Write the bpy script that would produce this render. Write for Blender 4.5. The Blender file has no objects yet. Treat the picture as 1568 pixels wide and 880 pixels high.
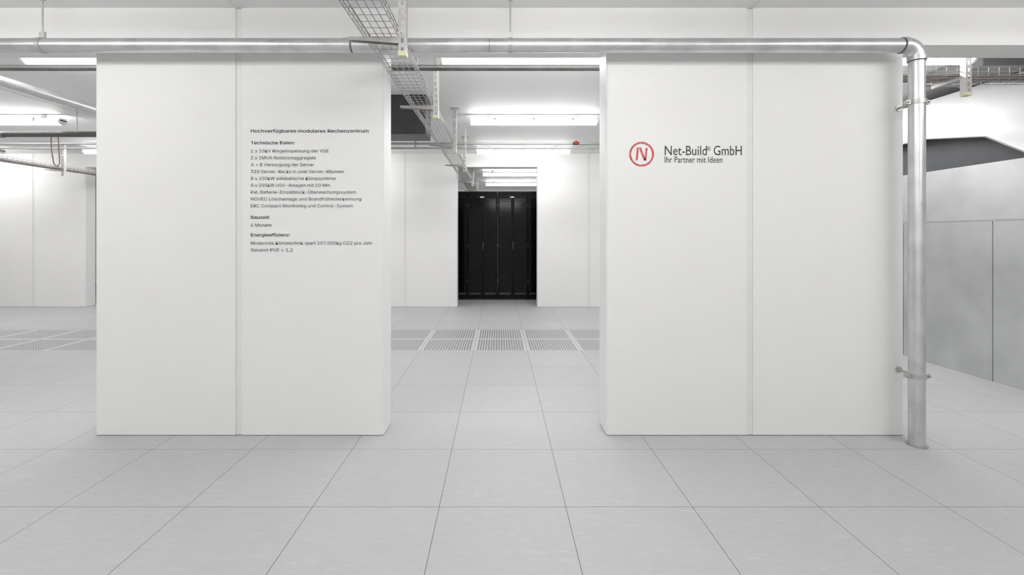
import bpy, math, random, os, glob
from mathutils import Vector, Matrix
random.seed(4)
scene=bpy.context.scene
try:
    scene.view_settings.view_transform='Standard'
    scene.view_settings.look='None'
except Exception as e: print(e)

H=1.286; CEIL=2.745; BEAM=2.506
# sans-serif face bundled with Blender (falls back to the default face)
FONT=None
try:
    for base in (bpy.utils.system_resource('DATAFILES',path='fonts'),):
        c=sorted(glob.glob(os.path.join(base,'*')))
        for p in c:
            if os.path.basename(p).lower().startswith('inter'): FONT=bpy.data.fonts.load(p)
except Exception as e: print('font',e)

# ---------------------------------------------------------------- materials
def new_mat(name):
    m=bpy.data.materials.new(name); m.use_nodes=True
    nt=m.node_tree; b=nt.nodes['Principled BSDF']
    return m,nt,b
def simple(name,col,rough=.5,metal=0,noise=.03,scale=8,emit=0,spec=.5,stretch=(1,1,1),bump=0):
    m,nt,b=new_mat(name)
    tc=nt.nodes.new('ShaderNodeTexCoord'); mp=nt.nodes.new('ShaderNodeMapping'); mp.inputs['Scale'].default_value=stretch
    nz=nt.nodes.new('ShaderNodeTexNoise'); nz.inputs['Scale'].default_value=scale; nz.inputs['Detail'].default_value=5
    nt.links.new(tc.outputs['Object'],mp.inputs[0]); nt.links.new(mp.outputs[0],nz.inputs['Vector'])
    cr=nt.nodes.new('ShaderNodeValToRGB')
    cr.color_ramp.elements[0].position=.3; cr.color_ramp.elements[1].position=.7
    cr.color_ramp.elements[0].color=tuple(max(0,c-noise) for c in col)+(1,)
    cr.color_ramp.elements[1].color=tuple(min(1,c+noise) for c in col)+(1,)
    nt.links.new(nz.outputs['Fac'],cr.inputs[0]); nt.links.new(cr.outputs[0],b.inputs['Base Color'])
    b.inputs['Roughness'].default_value=rough; b.inputs['Metallic'].default_value=metal
    b.inputs['Specular IOR Level'].default_value=spec
    if emit:
        b.inputs['Emission Color'].default_value=(1,.995,.985,1); b.inputs['Emission Strength'].default_value=emit
    return m
M_wall=simple('white_painted_panel',(.85,.845,.837),.55,noise=.006,scale=1.2,spec=.3)
M_joint=simple('joint_sealant',(.79,.787,.775),.5,noise=.01)
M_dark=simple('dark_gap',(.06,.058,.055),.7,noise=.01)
M_ceil=simple('ceiling_white',(.88,.88,.88),.6,noise=.006,scale=.8,spec=.3)
M_galv=simple('galvanised_steel',(.64,.65,.65),.34,metal=.85,noise=.08,scale=9,stretch=(1,1,1))
M_zinc=simple('zinc_bracket',(.52,.51,.50),.4,metal=.6,noise=.05,scale=20)
M_wire=simple('tray_wire',(.38,.365,.36),.4,metal=.6,noise=.05,scale=20)
M_seam=simple('pipe_seam',(.12,.12,.12),.6,noise=.02)
M_cap=simple('yellowish_cap',(.60,.60,.40),.5,noise=.02)
M_sheet=simple('sheet_metal',(.60,.61,.62),.36,metal=.75,noise=.07,scale=2.2)
M_sheetw=simple('sheet_metal_bright',(.76,.76,.765),.3,metal=.45,noise=.04,scale=1.6)
M_black=simple('black_void',(.13,.135,.14),.6,noise=.01)
M_duct=simple('dark_duct_sheet',(.035,.037,.04),.45,noise=.008)
M_ductg=simple('grey_duct_sheet',(.30,.30,.31),.45,metal=.4,noise=.03)
M_emit=simple('tube_diffuser',(.95,.95,.95),.4,noise=.0,emit=24)
M_emit2=simple('open_tube',(.95,.95,.95),.4,noise=.0,emit=20)
M_white=simple('white_plastic',(.8,.8,.79),.4,noise=.01)
M_cond=simple('grey_conduit',(.36,.36,.36),.4,metal=.3,noise=.03)
M_condd=simple('dark_conduit',(.13,.125,.12),.5,noise=.03)
M_pink=simple('copper_red_cable',(.42,.27,.24),.5,noise=.04)
M_red=simple('red_plastic',(.20,.015,.01),.5,noise=.005,spec=.2)
M_text=simple('grey_vinyl',(.04,.036,.034),.6,noise=.005)
M_logo=simple('red_vinyl',(.58,.12,.11),.6,noise=.10,scale=60)
M_rack=simple('rack_black',(.005,.005,.006),.35,noise=.002,spec=.12)
M_rackdoor=simple('rack_glossy_door',(.002,.002,.003),.10,noise=.001,spec=.2)
M_grey=simple('rack_grey_trim',(.05,.05,.055),.35,metal=.3,noise=.01)

def math_node(nt,op,a=None,b=None):
    n=nt.nodes.new('ShaderNodeMath'); n.operation=op
    for i,v in enumerate((a,b)):
        if v is None: continue
        if isinstance(v,(int,float)): n.inputs[i].default_value=v
        else: nt.links.new(v,n.inputs[i])
    return n.outputs[0]
OX,OY=.317,2.228
def floor_mat():
    m,nt,b=new_mat('raised_floor_vinyl')
    tc=nt.nodes.new('ShaderNodeTexCoord'); sp=nt.nodes.new('ShaderNodeSeparateXYZ'); nt.links.new(tc.outputs['Object'],sp.inputs[0])
    u=math_node(nt,'DIVIDE',math_node(nt,'SUBTRACT',sp.outputs[0],OX),.6)
    v=math_node(nt,'DIVIDE',math_node(nt,'SUBTRACT',sp.outputs[1],OY),.6)
    def dist(w):
        f=math_node(nt,'FRACT',math_node(nt,'ADD',w,100))
        return math_node(nt,'MINIMUM',f,math_node(nt,'SUBTRACT',1,f))
    d=math_node(nt,'MINIMUM',dist(u),dist(v))
    line=math_node(nt,'LESS_THAN',d,.0024)
    cb=nt.nodes.new('ShaderNodeCombineXYZ')
    fu=math_node(nt,'FLOOR',u); fv=math_node(nt,'FLOOR',v)
    nt.links.new(fu,cb.inputs[0]); nt.links.new(fv,cb.inputs[1])
    wn=nt.nodes.new('ShaderNodeTexWhiteNoise'); wn.noise_dimensions='3D'; nt.links.new(cb.outputs[0],wn.inputs['Vector'])
    mp=nt.nodes.new('ShaderNodeMapping'); mp.inputs['Scale'].default_value=(7,30,1); nt.links.new(tc.outputs['Object'],mp.inputs[0])
    nz=nt.nodes.new('ShaderNodeTexNoise'); nz.inputs['Scale'].default_value=1.6; nz.inputs['Detail'].default_value=10; nz.inputs['Roughness'].default_value=.72
    nz.inputs['Distortion'].default_value=.8
    nt.links.new(mp.outputs[0],nz.inputs['Vector'])
    cr=nt.nodes.new('ShaderNodeValToRGB'); e=cr.color_ramp.elements
    e[0].position=.3; e[0].color=(.485,.488,.490,1); e[1].position=.6; e[1].color=(.525,.528,.53,1)
    x=e.new(.72); x.color=(.62,.623,.625,1)
    nt.links.new(nz.outputs['Fac'],cr.inputs[0])
    hs=nt.nodes.new('ShaderNodeHueSaturation'); nt.links.new(cr.outputs[0],hs.inputs['Color'])
    nt.links.new(math_node(nt,'ADD',.98,math_node(nt,'MULTIPLY',wn.outputs['Value'],.04)),hs.inputs['Value'])
    mx=nt.nodes.new('ShaderNodeMixRGB'); nt.links.new(line,mx.inputs[0]); nt.links.new(hs.outputs[0],mx.inputs[1]); mx.inputs[2].default_value=(.13,.13,.128,1)
    nt.links.new(mx.outputs[0],b.inputs['Base Color'])
    b.inputs['Roughness'].default_value=.5; b.inputs['Specular IOR Level'].default_value=.3
    return m
M_floor=floor_mat()
def perf_mat():
    m,nt,b=new_mat('perforated_panel')
    tc=nt.nodes.new('ShaderNodeTexCoord'); sp=nt.nodes.new('ShaderNodeSeparateXYZ'); nt.links.new(tc.outputs['Object'],sp.inputs[0])
    def cell(o,off,n):
        w=math_node(nt,'DIVIDE',math_node(nt,'SUBTRACT',o,off),.6)
        f=math_node(nt,'FRACT',math_node(nt,'ADD',w,100))
        edge=math_node(nt,'MINIMUM',f,math_node(nt,'SUBTRACT',1,f))
        h=math_node(nt,'ABSOLUTE',math_node(nt,'SUBTRACT',math_node(nt,'FRACT',math_node(nt,'MULTIPLY',f,n)),.5))
        return edge,h
    eu,hu=cell(sp.outputs[0],OX,20); ev,hv=cell(sp.outputs[1],OY,20)
    hole=math_node(nt,'MULTIPLY',math_node(nt,'LESS_THAN',hu,.30),math_node(nt,'LESS_THAN',hv,.32))
    frame=math_node(nt,'LESS_THAN',math_node(nt,'MINIMUM',eu,ev),.05)
    seam=math_node(nt,'LESS_THAN',math_node(nt,'MINIMUM',eu,ev),.004)
    m1=nt.nodes.new('ShaderNodeMixRGB'); nt.links.new(hole,m1.inputs[0]); m1.inputs[1].default_value=(.54,.54,.54,1); m1.inputs[2].default_value=(.15,.15,.15,1)
    m2=nt.nodes.new('ShaderNodeMixRGB'); nt.links.new(frame,m2.inputs[0]); nt.links.new(m1.outputs[0],m2.inputs[1]); m2.inputs[2].default_value=(.58,.58,.58,1)
    m3=nt.nodes.new('ShaderNodeMixRGB'); nt.links.new(seam,m3.inputs[0]); nt.links.new(m2.outputs[0],m3.inputs[1]); m3.inputs[2].default_value=(.3,.3,.3,1)
    nt.links.new(m3.outputs[0],b.inputs['Base Color']); b.inputs['Roughness'].default_value=.5
    return m
M_perf=perf_mat()

# ---------------------------------------------------------------- mesh builder
class MB:
    def __init__(s,name): s.n=name; s.v=[]; s.f=[]; s.m=[]; s.s=[]; s.mats=[]
    def mi(s,m):
        if m not in s.mats: s.mats.append(m)
        return s.mats.index(m)
    def add(s,vs,fs,mat,smooth=False):
        o=len(s.v); s.v+= [tuple(v) for v in vs]; k=s.mi(mat)
        for f in fs: s.f.append(tuple(i+o for i in f)); s.m.append(k); s.s.append(smooth)
    def box(s,x0,x1,y0,y1,z0,z1,mat):
        vs=[(x,y,z) for z in (z0,z1) for y in (y0,y1) for x in (x0,x1)]
        s.add(vs,[(0,2,3,1),(4,5,7,6),(0,1,5,4),(2,6,7,3),(0,4,6,2),(1,3,7,5)],mat)
    def bbox(s,x0,x1,y0,y1,z0,z1,mat,b=.004):
        import bmesh
        bm=bmesh.new(); bmesh.ops.create_cube(bm,size=1)
        for v in bm.verts:
            v.co=Vector((x0+(v.co.x+.5)*(x1-x0),y0+(v.co.y+.5)*(y1-y0),z0+(v.co.z+.5)*(z1-z0)))
        bmesh.ops.bevel(bm,geom=bm.edges[:],offset=b,segments=2,affect='EDGES',profile=.5)
        bm.verts.index_update()
        s.add([v.co[:] for v in bm.verts],[tuple(v.index for v in f.verts) for f in bm.faces],mat); bm.free()
    def tube(s,pts,r,mat,seg=8,caps=True,smooth=True):
        pts=[Vector(p) for p in pts]; n=len(pts)
        rs=r if isinstance(r,(list,tuple)) else [r]*n
        t0=(pts[1]-pts[0]).normalized()
        up=Vector((0,0,1)) if abs(t0.z)<.9 else Vector((0,1,0))
        a=t0.cross(up).normalized(); prev=t0
        vs=[]
        for i,p in enumerate(pts):
            if i==0: t=t0
            elif i==n-1: t=(pts[i]-pts[i-1]).normalized()
            else: t=((pts[i]-pts[i-1]).normalized()+(pts[i+1]-pts[i]).normalized()).normalized()
            q=prev.rotation_difference(t); a=(q@a).normalized(); prev=t
            b=t.cross(a)
            for k in range(seg):
                an=2*math.pi*k/seg
                vs.append(p+(a*math.cos(an)+b*math.sin(an))*rs[i])
        fs=[]
        for i in range(n-1):
            for k in range(seg):
                k2=(k+1)%seg
                fs.append((i*seg+k,i*seg+k2,(i+1)*seg+k2,(i+1)*seg+k))
        s.add(vs,fs,mat,smooth)
        if caps:
            s.add(vs[:seg],[tuple(range(seg))[::-1]],mat); s.add(vs[-seg:],[tuple(range(seg))],mat)
    def prism(s,poly,z0,z1,mat,caps=True,mats=None,smooth=None):
        n=len(poly); vs=[(x,y,z0) for x,y in poly]+[(x,y,z1) for x,y in poly]
        for i in range(n):
            j=(i+1)%n
            s.add([vs[i],vs[j],vs[n+j],vs[n+i]],[(0,1,2,3)],mats[i] if mats else mat)
        if caps:
            s.add(vs[:n],[tuple(range(n))[::-1]],mat); s.add(vs[n:],[tuple(range(n))],mat)
    def obj(s,parent=None,merge=False):
        me=bpy.data.meshes.new(s.n); me.from_pydata(s.v,[],s.f)
        for m in s.mats: me.materials.append(m)
        me.polygons.foreach_set('material_index',s.m); me.polygons.foreach_set('use_smooth',s.s)
        me.update()
        o=bpy.data.objects.new(s.n,me); scene.collection.objects.link(o)
        if parent: o.parent=parent
        return o

# ---------------------------------------------------------------- shell
XL,XR,YB,YF=-11.0,6.3,-4.2,15.0
P0,P1=5.228,6.428
b=MB('floor')
b.box(XL,XR,YB,P0,-.06,0,M_floor); b.box(XL,XR,P1,YF,-.06,0,M_floor)
px0,px1=.317-.6*14, .317+.6*6
b.box(XL,px0,P0,P1,-.06,0,M_floor); b.box(px1,XR,P0,P1,-.06,0,M_floor)
b.obj()
b=MB('perforated_floor_tiles'); b.box(px0,px1,P0,P1,-.04,-.001,M_perf); b.obj()
b=MB('ceiling'); b.box(XL,XR,YB,YF,CEIL,CEIL+.1,M_ceil); b.obj()
for nm,a in (('wall_left',(XL-.1,XL,YB,YF)),('wall_right',(XR,XR+.1,YB,YF)),('wall_back',(XL,XR,YF,YF+.1)),('wall_front',(XL,XR,YB-.1,YB))):
    b=MB(nm); b.box(*a,0,CEIL,M_wall); b.obj()

SE=[-8.33,-5.0,-1.672,1.612,4.95]
HALF=.925
# ---- pillars
def pillar(cx,y0,y1,x0=None,x1=None):
    x0=cx-HALF if x0 is None else x0; x1=cx+HALF if x1 is None else x1
    b=MB('wall_pillar'); r=.02; g=.02; d=.006
    def arc(ox,oy,a0):
        return [(ox+r*math.cos(a0+math.pi/2*k/6),oy+r*math.sin(a0+math.pi/2*k/6)) for k in range(7)]
    poly=arc(x0+r,y0+r,math.pi)
    poly+=[(cx-g,y0),(cx-g,y0+d),(cx+g,y0+d),(cx+g,y0)]
    poly+=arc(x1-r,y0+r,-math.pi/2)
    poly+=arc(x1-r,y1-r,0)
    poly+=[(cx+g,y1),(cx+g,y1-d),(cx-g,y1-d),(cx-g,y1)]
    poly+=arc(x0+r,y1-r,math.pi/2)
    mats=[M_wall]*len(poly)
    for i in (7,8,9): mats[i]=M_joint
    k=7+4+14
    for i in (k,k+1,k+2): mats[i]=M_joint
    b.prism(poly,.004,BEAM,M_wall,mats=mats)
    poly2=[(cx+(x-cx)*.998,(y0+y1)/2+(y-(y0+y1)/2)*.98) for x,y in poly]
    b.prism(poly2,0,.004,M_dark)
    o=b.obj()
    return o
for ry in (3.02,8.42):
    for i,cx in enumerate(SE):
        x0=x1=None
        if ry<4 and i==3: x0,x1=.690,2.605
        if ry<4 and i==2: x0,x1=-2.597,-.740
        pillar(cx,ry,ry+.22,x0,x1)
# ---- beams
for i,ry in enumerate((3.02,8.42)):
    b=MB('ceiling_beam'); edges=[XL]+SE+[XR]
    for k in range(len(edges)-1):
        a=edges[k]+(.02 if k>0 else 0); c=edges[k+1]-(.02 if k<len(edges)-2 else 0)
        b.box(a,c,ry,ry+.22,BEAM,CEIL,M_wall)
    for c in SE: b.box(c-.02,c+.02,ry+.006,ry+.214,BEAM,CEIL,M_joint)
    b.obj()
for i,c in enumerate(SE):
    b=MB('trim_%d'%(i+1))
    for ya,yb in ((YB,3.02),(3.24,8.42),(8.64,YF)):
        b.box(c-.02,c+.02,ya,yb,CEIL-.004,CEIL,M_joint)
    b.obj()

# ---- fluorescent fixtures
def fixture(x0,y,L=1.56,wide=True):
    b=MB('fluorescent_light_fixture'); x1=x0+L
    hw=.042 if wide else .02
    b.box(x0+.01,x1-.01,y-hw,y+hw,2.662,2.69,M_white)
    n=8; A0=math.radians(8 if wide else 55); A1=-math.pi-A0
    prof=[(.05*math.cos(A0+(A1-A0)*k/n),.045*math.sin(A0+(A1-A0)*k/n)) for k in range(n+1)]
    vs=[];fs=[]
    for xx in (x0+.02,x1-.02):
        vs+=[(xx,y+p[0],2.662+p[1]) for p in prof]
    for k in range(n): fs.append((k,k+1,n+1+k+1,n+1+k))
    b.add(vs,fs,M_emit if wide else M_emit2,True)
    for xx,xb in ((x0,x0+.02),(x1-.02,x1)):
        v=[(xx,y+p[0]*1.06,2.664+p[1]*1.06) for p in prof]+[(xb,y+p[0]*1.06,2.664+p[1]*1.06) for p in prof]
        f=[(k,k+1,n+1+k+1,n+1+k) for k in range(n)]+[tuple(range(n+1))[::-1],tuple(range(n+1,2*n+2))]
        b.add(v,f,M_white)
        b.box(xx,xb,y-hw-.002,y+hw+.002,2.66,2.692,M_white)
    for t in (.2,.5,.8):
        xx=x0+L*t; b.box(xx-.005,xx+.005,y-.055,y-.051,2.645,2.69,M_grey); b.box(xx-.005,xx+.005,y+.051,y+.055,2.645,2.69,M_grey)
        b.box(xx-.005,xx+.005,y-.055,y+.055,2.688,2.692,M_grey)
    for t in (.15,.85):
        xx=x0+L*t; b.box(xx-.02,xx+.02,y-.02,y+.02,2.69,CEIL,M_zinc)
    b.obj()
for y in (-2.6,-.5,1.5):
    for x in (-7.0,-3.7,-.4,2.6): fixture(x,y,wide=False)  # unseen front rows, diffusers opened upward to brighten the front beam
for x in (-8.9,-3.70,-.46,2.13): fixture(x,3.67)
for x in (-9.7,-6.83,-3.6,-.36,2.6): fixture(x,5.69)  # leftmost one is unseen, added to brighten the far left pillars
for x in (-9.7,-6.80,-3.6,-.38,2.6): fixture(x,7.71)  # leftmost one again an added, unseen light for the far left pillars
for x in (-7.0,-3.7,-.38,2.6): fixture(x,10.6)
for x in (-7.0,-3.7,-.37,2.6): fixture(x,12.7)

# ---- main galvanised pipe
R=.0425; PY=2.885; PZ=2.449; VX=2.564
b=MB('galvanised_pipe')
Re=.075
b.tube([(-6.5,PY,PZ),(-.905,PY,PZ)],R,M_galv,32)
b.tube([(-.895,PY,PZ),(-.06,PY,PZ)],R,M_galv,32)
b.tube([(-.057,PY,PZ),(VX-Re,PY,PZ)],R,M_galv,32)
b.tube([(-.91,PY,PZ),(-.06,PY,PZ),(-.05,PY,PZ)],R-.002,M_seam,24)
elb=[(VX-Re+Re*math.sin(a),PY,PZ-Re+Re*math.cos(a)) for a in [math.pi/2*k/10 for k in range(11)]]
b.tube(elb,R+.004,M_galv,32)
b.tube([(VX-Re-.02,PY,PZ),(VX-Re+.005,PY,PZ)],R+.007,M_galv,32)
b.tube([(VX,PY,PZ-Re+.005),(VX,PY,PZ-Re-.02)],R+.007,M_galv,32)
b.tube([(VX-Re-.026,PY,PZ),(VX-Re-.02,PY,PZ)],R+.002,M_seam,32)
b.tube([(VX,PY,PZ-Re-.02),(VX,PY,PZ-Re-.026)],R+.002,M_seam,32)
b.tube([(VX,PY,PZ-Re),(VX,PY,.0)],R,M_galv,32)
b.tube([(VX,PY,.0),(VX,PY,.006)],R+.012,M_cond,32)
for z in (2.10,.425):
    b.tube([(VX,PY,z-.014),(VX,PY,z+.014)],R+.005,M_zinc,32)
    for sx in (-1,1):
        b.box(VX+sx*(R+.016)-.014,VX+sx*(R+.016)+.014,PY-.012,PY+.012,z-.012,z+.012,M_zinc)
        b.tube([(VX+sx*(R+.02),PY-.025,z),(VX+sx*(R+.02),PY+.02,z)],.006,M_zinc,6)
    b.tube([(VX,PY+R,z),(VX,3.02,z)],.007,M_zinc,8)
    b.tube([(VX,3.012,z),(VX,3.02,z)],.02,M_zinc,16)
for x in (-2.80,.07):
    b.tube([(x-.012,PY,PZ),(x+.012,PY,PZ)],R+.004,M_zinc,32)
    b.box(x-.016,x+.016,PY-.008,PY+.008,PZ+R,PZ+R+.04,M_zinc)
    b.tube([(x,PY,PZ+R+.03),(x,PY,CEIL)],.0045,M_zinc,8)
    b.tube([(x,PY,CEIL-.02),(x,PY,CEIL)],.016,M_zinc,8)
for x in (-.9,):
    b.tube([(x-.05,PY,PZ),(x-.012,PY,PZ)],R+.003,M_galv,32)
b.obj()

b=MB('galvanised_pipe')
pp=[(-3.76,3.30,2.45),(-3.76,4.92,2.45)]+[(-3.76,4.92+.08*math.sin(math.pi/2*k/8),2.53-.08*math.cos(math.pi/2*k/8)) for k in range(1,9)]+[(-3.76,5.0,CEIL)]
b.tube(pp,.040,M_galv,28)
for y in (4.7,):
    b.tube([(-3.76,y-.012,2.45),(-3.76,y+.012,2.45)],.045,M_zinc,28); b.tube([(-3.76,y,2.49),(-3.76,y,CEIL)],.0045,M_zinc,8)
b.obj()
b=MB('steel_pipe')
b.tube([(-9.5,5.46,2.45),(-4.4,5.46,2.45)],.026,M_condd,20)
b.tube([(-9.5,5.52,2.49),(-4.4,5.52,2.49)],.014,M_cond,16)
b.tube([(-5.83,5.46,2.45),(-5.75,5.46,2.45)],.036,M_cond,20)
b.tube([(-5.2,5.46,2.45),(-5.2,5.46,2.31),(-5.17,5.46,2.12),(-5.13,5.46,2.08),(-5.10,5.46,2.12),(-5.11,5.46,2.30),(-5.12,5.46,2.45)],.006,M_pink,8)
for x in (-8.5,-6.9,-4.9): b.tube([(x,5.46,2.46),(x,5.46,CEIL)],.005,M_zinc,8)
b.obj()
b=MB('cable_conduit')
b.tube([(-9.5,3.52,2.528),(2.0,3.52,2.528)],.013,M_condd,12)
b.tube([(-9.5,3.52,2.556),(2.0,3.52,2.556)],.007,M_cond,8)
for x in (-8.6,-5.6,-3.9,-1.6,-.62,1.4): b.box(x-.012,x+.012,3.505,3.535,2.545,CEIL,M_zinc)
b.obj()
b=MB('cable_conduit')
b.tube([(-9.5,6.2,2.492),(3.9,6.2,2.492)],.016,M_cond,12)
b.tube([(-9.5,6.2,2.432),(3.9,6.2,2.432)],.012,M_cond,12)
for x in (-8.6,-7.6,-4.8,-3.2,-1.1,-.44,1.6,3): b.box(x-.012,x+.012,6.19,6.21,2.42,CEIL,M_zinc)
b.obj()
b=MB('fire_alarm_beacon')
b.bbox(.97,1.05,6.135,6.183,2.47,2.505,M_red,.006); b.tube([(1.01,6.155,2.505),(1.01,6.155,2.515),(1.01,6.155,2.52)],[.016,.016,.007],M_red,12)
b.obj()

# ---- wire cable trays
def tray_y(x0,x1,y0,y1,z,h=.05,name='wire_cable_tray'):
    b=MB(name); w=.0025
    n=6
    for k in range(n): 
        x=x0+(x1-x0)*k/(n-1); b.tube([(x,y0,z),(x,y1,z)],w,M_wire,6)
    for x in (x0,x1):
        for hh in (h/2,h): b.tube([(x,y0,z+hh),(x,y1,z+hh)],w*1.15,M_wire,6)
    y=y0
    while y<y1:
        b.tube([(x0,y,z+h),(x0,y,z-.003),(x1,y,z-.003),(x1,y,z+h)],w,M_wire,6); y+=.07
    return b
def strut(b,x,y,zbot,ztop,sx=-1,arm=.27,armz=2.335,axis='x'):
    w=.021; t=.003; d=.02
    b.box(x-w,x-w+t,y-d,y+d,zbot,ztop,M_zinc); b.box(x+w-t,x+w,y-d,y+d,zbot,ztop,M_zinc)
    b.box(x-w,x-.007,y-d-t,y-d,zbot,ztop,M_zinc); b.box(x+.007,x+w,y-d-t,y-d,zbot,ztop,M_zinc)
    z=zbot+.012
    b.box(x-.007,x+.007,y-d-t,y-d,zbot,zbot+.012,M_zinc)
    while z<ztop-.03:
        b.box(x-.007,x+.007,y-d-t,y-d,z+.028,z+.05,M_zinc); z+=.05
    b.box(x-w-.001,x+w+.001,y-d-.005,y+d+.001,zbot-.004,zbot+.022,M_cap)
    b.box(x-.05,x+.05,y-.04,y+.04,ztop-.006,ztop,M_zinc)
    b.tube([(x-.036,y-.02,ztop-.014),(x-.036,y-.02,ztop)],.008,M_zinc,6); b.tube([(x+.036,y-.02,ztop-.014),(x+.036,y-.02,ztop)],.008,M_zinc,6)
    if arm>0:
        xa=x+sx*w; xb=xa+sx*arm
        lo,hi=min(xa,xb),max(xa,xb)
        b.box(lo,hi,y-.018,y+.018,armz-.004,armz-.001,M_zinc)
        poly=[(xa,armz-.004),(xb,armz-.004),(xb,armz-.016),(xa,armz-.036)]
        for yy in (y-.018,y+.015):
            vs=[(p[0],yy,p[1]) for p in poly]+[(p[0],yy+.003,p[1]) for p in poly]
            b.add(vs,[(0,1,2,3),(7,6,5,4),(0,4,5,1),(1,5,6,2),(2,6,7,3),(3,7,4,0)],M_zinc)
Z_T=2.343
b=tray_y(-.72,-.535,-3.0,12.5,Z_T)
for y in (-.6,.95,2.5,3.82,5.42,7.0,9.1,11.0): strut(b,-.51,y,2.235,CEIL)
b.obj()
b=tray_y(-7.16,-6.965,4.0,12.0,Z_T)
for y in (4.4,5.96,7.5,9.2,11): strut(b,-6.94,y,2.235,CEIL)
for k in range(4): b.tube([(-7.13+.03*k,4.1,Z_T+.012),(-7.12+.03*k,6,Z_T+.014),(-7.13+.03*k,11.9,Z_T+.012)],.008,M_pink if k%2 else M_condd,8)
b.obj()
b=MB('wire_cable_tray'); w=.0024; zt=2.425; ya,yb=3.36,3.56
for k in range(5):
    y=ya+(yb-ya)*k/4; b.tube([(2.75,y,zt),(4.25,y,zt)],w,M_wire,6)
for y in (ya,yb):
    for hh in (.03,.06): b.tube([(2.75,y,zt+hh),(4.25,y,zt+hh)],w,M_wire,6)
x=2.75
while x<4.25:
    b.tube([(x,ya,zt+.06),(x,ya,zt-.003),(x,yb,zt-.003),(x,yb,zt+.06)],w,M_wire,6); x+=.075
for k,m in enumerate((M_condd,M_pink,M_cond,M_condd,M_cond)):
    b.tube([(2.75,ya+.03+.03*k,zt+.012),(3.3,ya+.04+.03*k,zt+.016),(3.8,ya+.025+.03*k,zt+.014),(4.25,ya+.03+.03*k,zt+.014)],.010,m,8)
strut(b,3.31,3.335,2.275,CEIL,arm=.0)
b.box(3.29,3.33,3.35,3.58,zt-.03,zt-.006,M_zinc)
b.obj()

b=MB('ventilation_duct')
b.bbox(-2.3,-.76,4.88,5.25,2.335,CEIL-.001,M_duct,.006)
b.bbox(-1.5,-1.46,4.86,5.27,2.325,CEIL-.001,M_duct,.003)
b.obj()
b=MB('ventilation_duct')
b.bbox(3.86,4.9,3.75,4.3,2.638,CEIL-.001,M_ductg,.006)
b.bbox(4.2,4.24,3.74,4.31,2.634,CEIL-.001,M_ductg,.003)
b.obj()

# ---- sheet metal unit right
b=MB('air_handling_unit')
ux=4.3; y0,y1=3.40,7.4
b.box(ux+.02,5.9,y0+.01,y1,.0,1.90,M_sheet)
ys=[y0,4.095,5.0,6.0,7.4]
for k in range(4):
    a,c=ys[k]+.003,ys[k+1]-.003
    b.box(ux,ux+.02,a,c,.012,1.408,M_sheet)
b.box(ux+.004,ux+.02,y0,y1,.0,.012,M_white)
b.box(ux-.004,ux+.02,y0,y1,1.408,1.418,M_zinc)
b.box(ux,ux+.02,y0,y1,1.42,1.92,M_sheet)
b.box(ux,5.9,y0-.005,y0+.01,.0,1.92,M_sheet)
def panel(poly,x,t,mat):
    n=len(poly); vs=[(x,p[0],p[1]) for p in poly]+[(x+t,p[0],p[1]) for p in poly]
    b.add(vs,[tuple(range(n)),tuple(range(n,2*n))[::-1]]+[(i,(i+1)%n,n+(i+1)%n,n+i) for i in range(n)],mat)
zt=2.62
panel([(y0,1.92),(3.78,1.92),(4.16,2.158),(4.16,zt),(y0,zt)],ux,.004,M_sheetw)
panel([(4.16,2.158),(4.73,2.252),(4.73,zt),(4.16,zt)],ux,.004,M_sheetw)
panel([(4.73,2.252),(5.8,2.26),(5.8,zt),(4.73,zt)],ux,.004,M_sheetw)
panel([(5.8,1.92),(y1,1.92),(y1,zt),(5.8,zt)],ux,.004,M_sheetw)
b.tube([(ux,3.78,1.925),(ux,4.16,2.158),(ux,4.73,2.252),(ux,5.8,2.26)],.006,M_zinc,6)
b.box(ux,5.9,y0-.005,y0,1.92,zt,M_sheetw); b.box(ux,5.9,y1-.005,y1,1.92,zt,M_sheetw)
b.box(ux,5.9,y0,y1,zt,zt+.01,M_sheetw)
b.box(ux+.15,5.88,y0+.02,y1-.02,1.921,zt-.02,M_black)
b.box(ux+.02,ux+.15,y0+.02,y1-.02,1.901,1.921,M_black)
b.obj()

# ---- server racks
def rack_mesh():
    b=MB('server_rack'); w=.6; y=0
    b.bbox(.002,w-.002,.03,1.0,.03,2.155,M_rack,.006)
    b.box(.02,w-.02,.05,.98,0,.03,M_grey)
    for s in (0,1):
        x0=.006+s*.297; x1=x0+.291
        b.box(x0,x0+.03,0,.028,.09,2.10,M_rack); b.box(x1-.03,x1,0,.028,.09,2.10,M_rack)
        b.box(x0+.03,x1-.03,0,.028,.09,.16,M_rack); b.box(x0+.03,x1-.03,0,.028,2.02,2.10,M_rack)
        b.box(x0+.03,x1-.03,.012,.026,.16,2.02,M_rackdoor)
        for k in range(30):
            z=.2+k*.06; b.box(x0+.035,x1-.035,.008,.012,z,z+.004,M_rack)
        b.box(x0+.035,x1-.035,-.002,.0,.105,.145,M_grey)
        for z in (.35,1.05,1.85): b.tube([(x0+.004 if s==0 else x1-.004,-.004,z),(x0+.004 if s==0 else x1-.004,-.004,z+.06)],.006,M_grey,8)
    b.box(.006,w-.006,.0,.03,.03,.085,M_rack); b.box(.006,w-.006,.0,.03,2.105,2.155,M_rack)
    b.bbox(.298,.318,-.022,.0,1.0,1.16,M_grey,.004)
    b.box(.25,.33,-.003,.0,2.03,2.055,M_white)
    return b
rb=rack_mesh(); r0=rb.obj(); r0.location=(-3.026,9.35,0)
for k in range(1,10):
    r=bpy.data.objects.new('server_rack',r0.data); scene.collection.objects.link(r); r.location=(-3.026+.6*k,9.35,0)

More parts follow.
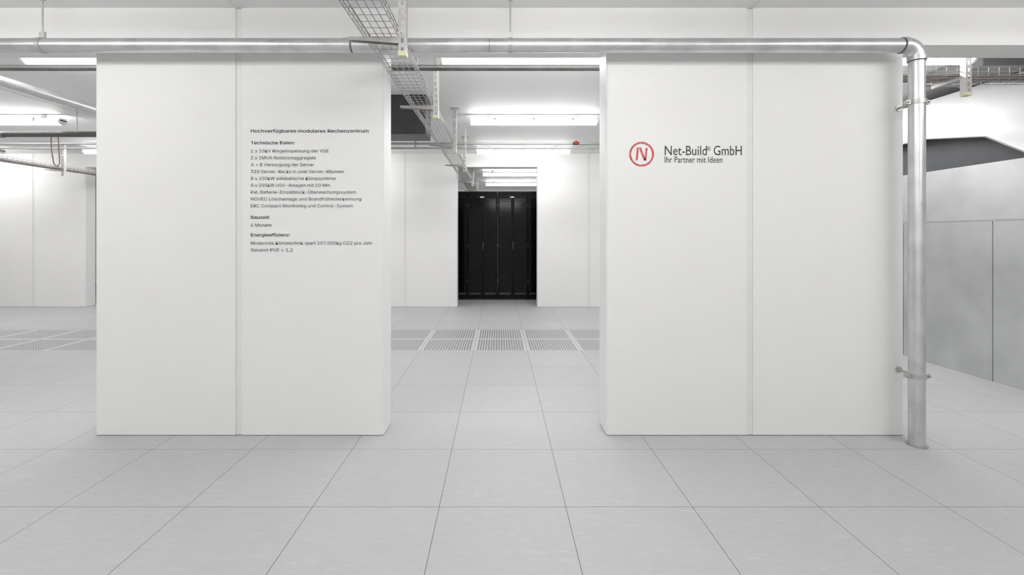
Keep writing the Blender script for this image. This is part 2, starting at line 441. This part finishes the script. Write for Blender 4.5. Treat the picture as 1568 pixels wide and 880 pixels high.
# ---- lettering
def add_text(b,s,px,py,size,width_px,mat,bold=0,y=3.0185,font=True):
    cu=bpy.data.curves.new('t','FONT'); cu.body=s; cu.size=size; cu.extrude=0; cu.resolution_u=3
    if FONT and font: cu.font=FONT
    o=bpy.data.objects.new('t',cu); scene.collection.objects.link(o)
    bpy.context.view_layer.update()
    dg=bpy.context.evaluated_depsgraph_get(); me=bpy.data.meshes.new_from_object(o.evaluated_get(dg))
    xs=[v.co.x for v in me.vertices]; mn,mxx=min(xs),max(xs); sc=width_px/(mxx-mn)
    shifts=[(0,0)] if not bold else [(-bold,0),(0,0),(bold,0),(0,bold*.4),(0,-bold*.4)]
    for i,(dx,dz) in enumerate(shifts):
        b.add([(px+(v.co.x-mn)*sc+dx,y-.00005*i,py+v.co.y+dz) for v in me.vertices],[tuple(p.vertices) for p in me.polygons],mat)
    bpy.data.objects.remove(o); bpy.data.meshes.remove(me); bpy.data.curves.remove(cu)
S=238.6
def X(px): return (px-764)/S
def Z(py): return H+(360-py)/S
lines=[("Hochverfügbares modulares Rechenzentrum",564,200,1),("Technische Daten:",451,218,1),
("2 x 10kV Ringeinspeisung der VSE",503,230.5,0),("2 x 1MVA Notstromaggregate",483.5,241,0),("A + B Versorgung der Server",481,251.5,0),
("320 Server-Racks in zwei Server-Räumen",526,262,0),("8 x 200kW adiabatische Klimasysteme",514,272.5,0),("8 x 250kW USV-Anlagen mit 10 Min.",507,283,0),
("Pat. Batterie-Einzelblock-Überwachungssystem",545,293.5,0),("NOVEC Löschanlage und Brandfrühesterkennung",553,304,0),
("ERC Compact Monitoring und Control-System",540,314.5,0),("Bauzeit:",413,332,1),("6 Monate",415.5,344,0),("Energieeffizienz:",444,359,1),
("Modernste Klimatechnik spart 107.000kg CO2 pro Jahr",570,371.5,0),("Gesamt PUE < 1,2",448,382,0)]
b=MB('wall_lettering')
for i,(s,xe,yc,bd) in enumerate(lines):
    sz=.0415 if i==0 else .039
    add_text(b,s,X(384),Z(yc+2.9),sz,(xe-384)/S,M_text,bold=.0006 if bd else 0)
b.obj()
b=MB('company_logo_sign')
add_text(b,"Net-Build",X(1018),Z(237.5),.088,(1082.5-1018)/S,M_text,font=False)
add_text(b,"®",X(1083),Z(231),.04,5/S,M_text,font=False)
add_text(b,"GmbH",X(1093),Z(237.5),.088,(1136-1093)/S,M_text,font=False)
add_text(b,"Ihr Partner mit Ideen",X(1018),Z(249),.058,(1106.5-1018)/S,M_text,font=False)
cx,cz=X(982.5),Z(236); n=64; vs=[];fs=[]
for k in range(n):
    a=2*math.pi*k/n
    for rr in (19/S,16/S): vs.append((cx+rr*math.cos(a),3.0185,cz+rr*math.sin(a)))
for k in range(n):
    j=(k+1)%n; fs.append((2*k,2*j,2*j+1,2*k+1))
b.add(vs,fs,M_logo)
def quad(pts): b.add([(cx+p[0]/S,3.0183,cz+p[1]/S) for p in pts],[tuple(range(len(pts)))],M_logo)
quad([(-9,-9.5),(-6.0,-9.5),(-4.2,10),(-7.4,10)])
quad([(-4.2,10),(-.6,10),(6.8,-9.5),(3.2,-9.5)])
quad([(4.2,-9.5),(7,-9.5),(9.4,9.5),(6.4,9.5)])
b.obj()

# ---- world + camera
w=bpy.data.worlds.new('world'); scene.world=w; w.use_nodes=True
w.node_tree.nodes['Background'].inputs[0].default_value=(1,1,1,1); w.node_tree.nodes['Background'].inputs[1].default_value=.05
cam=bpy.data.cameras.new('camera'); co=bpy.data.objects.new('camera',cam); scene.collection.objects.link(co)
co.location=(0,0,H); co.rotation_euler=(math.pi/2,0,0)
cam.sensor_width=36; cam.lens=36*720/1568; cam.shift_x=20/1568; cam.shift_y=-80/1568; cam.clip_start=.02
scene.camera=co
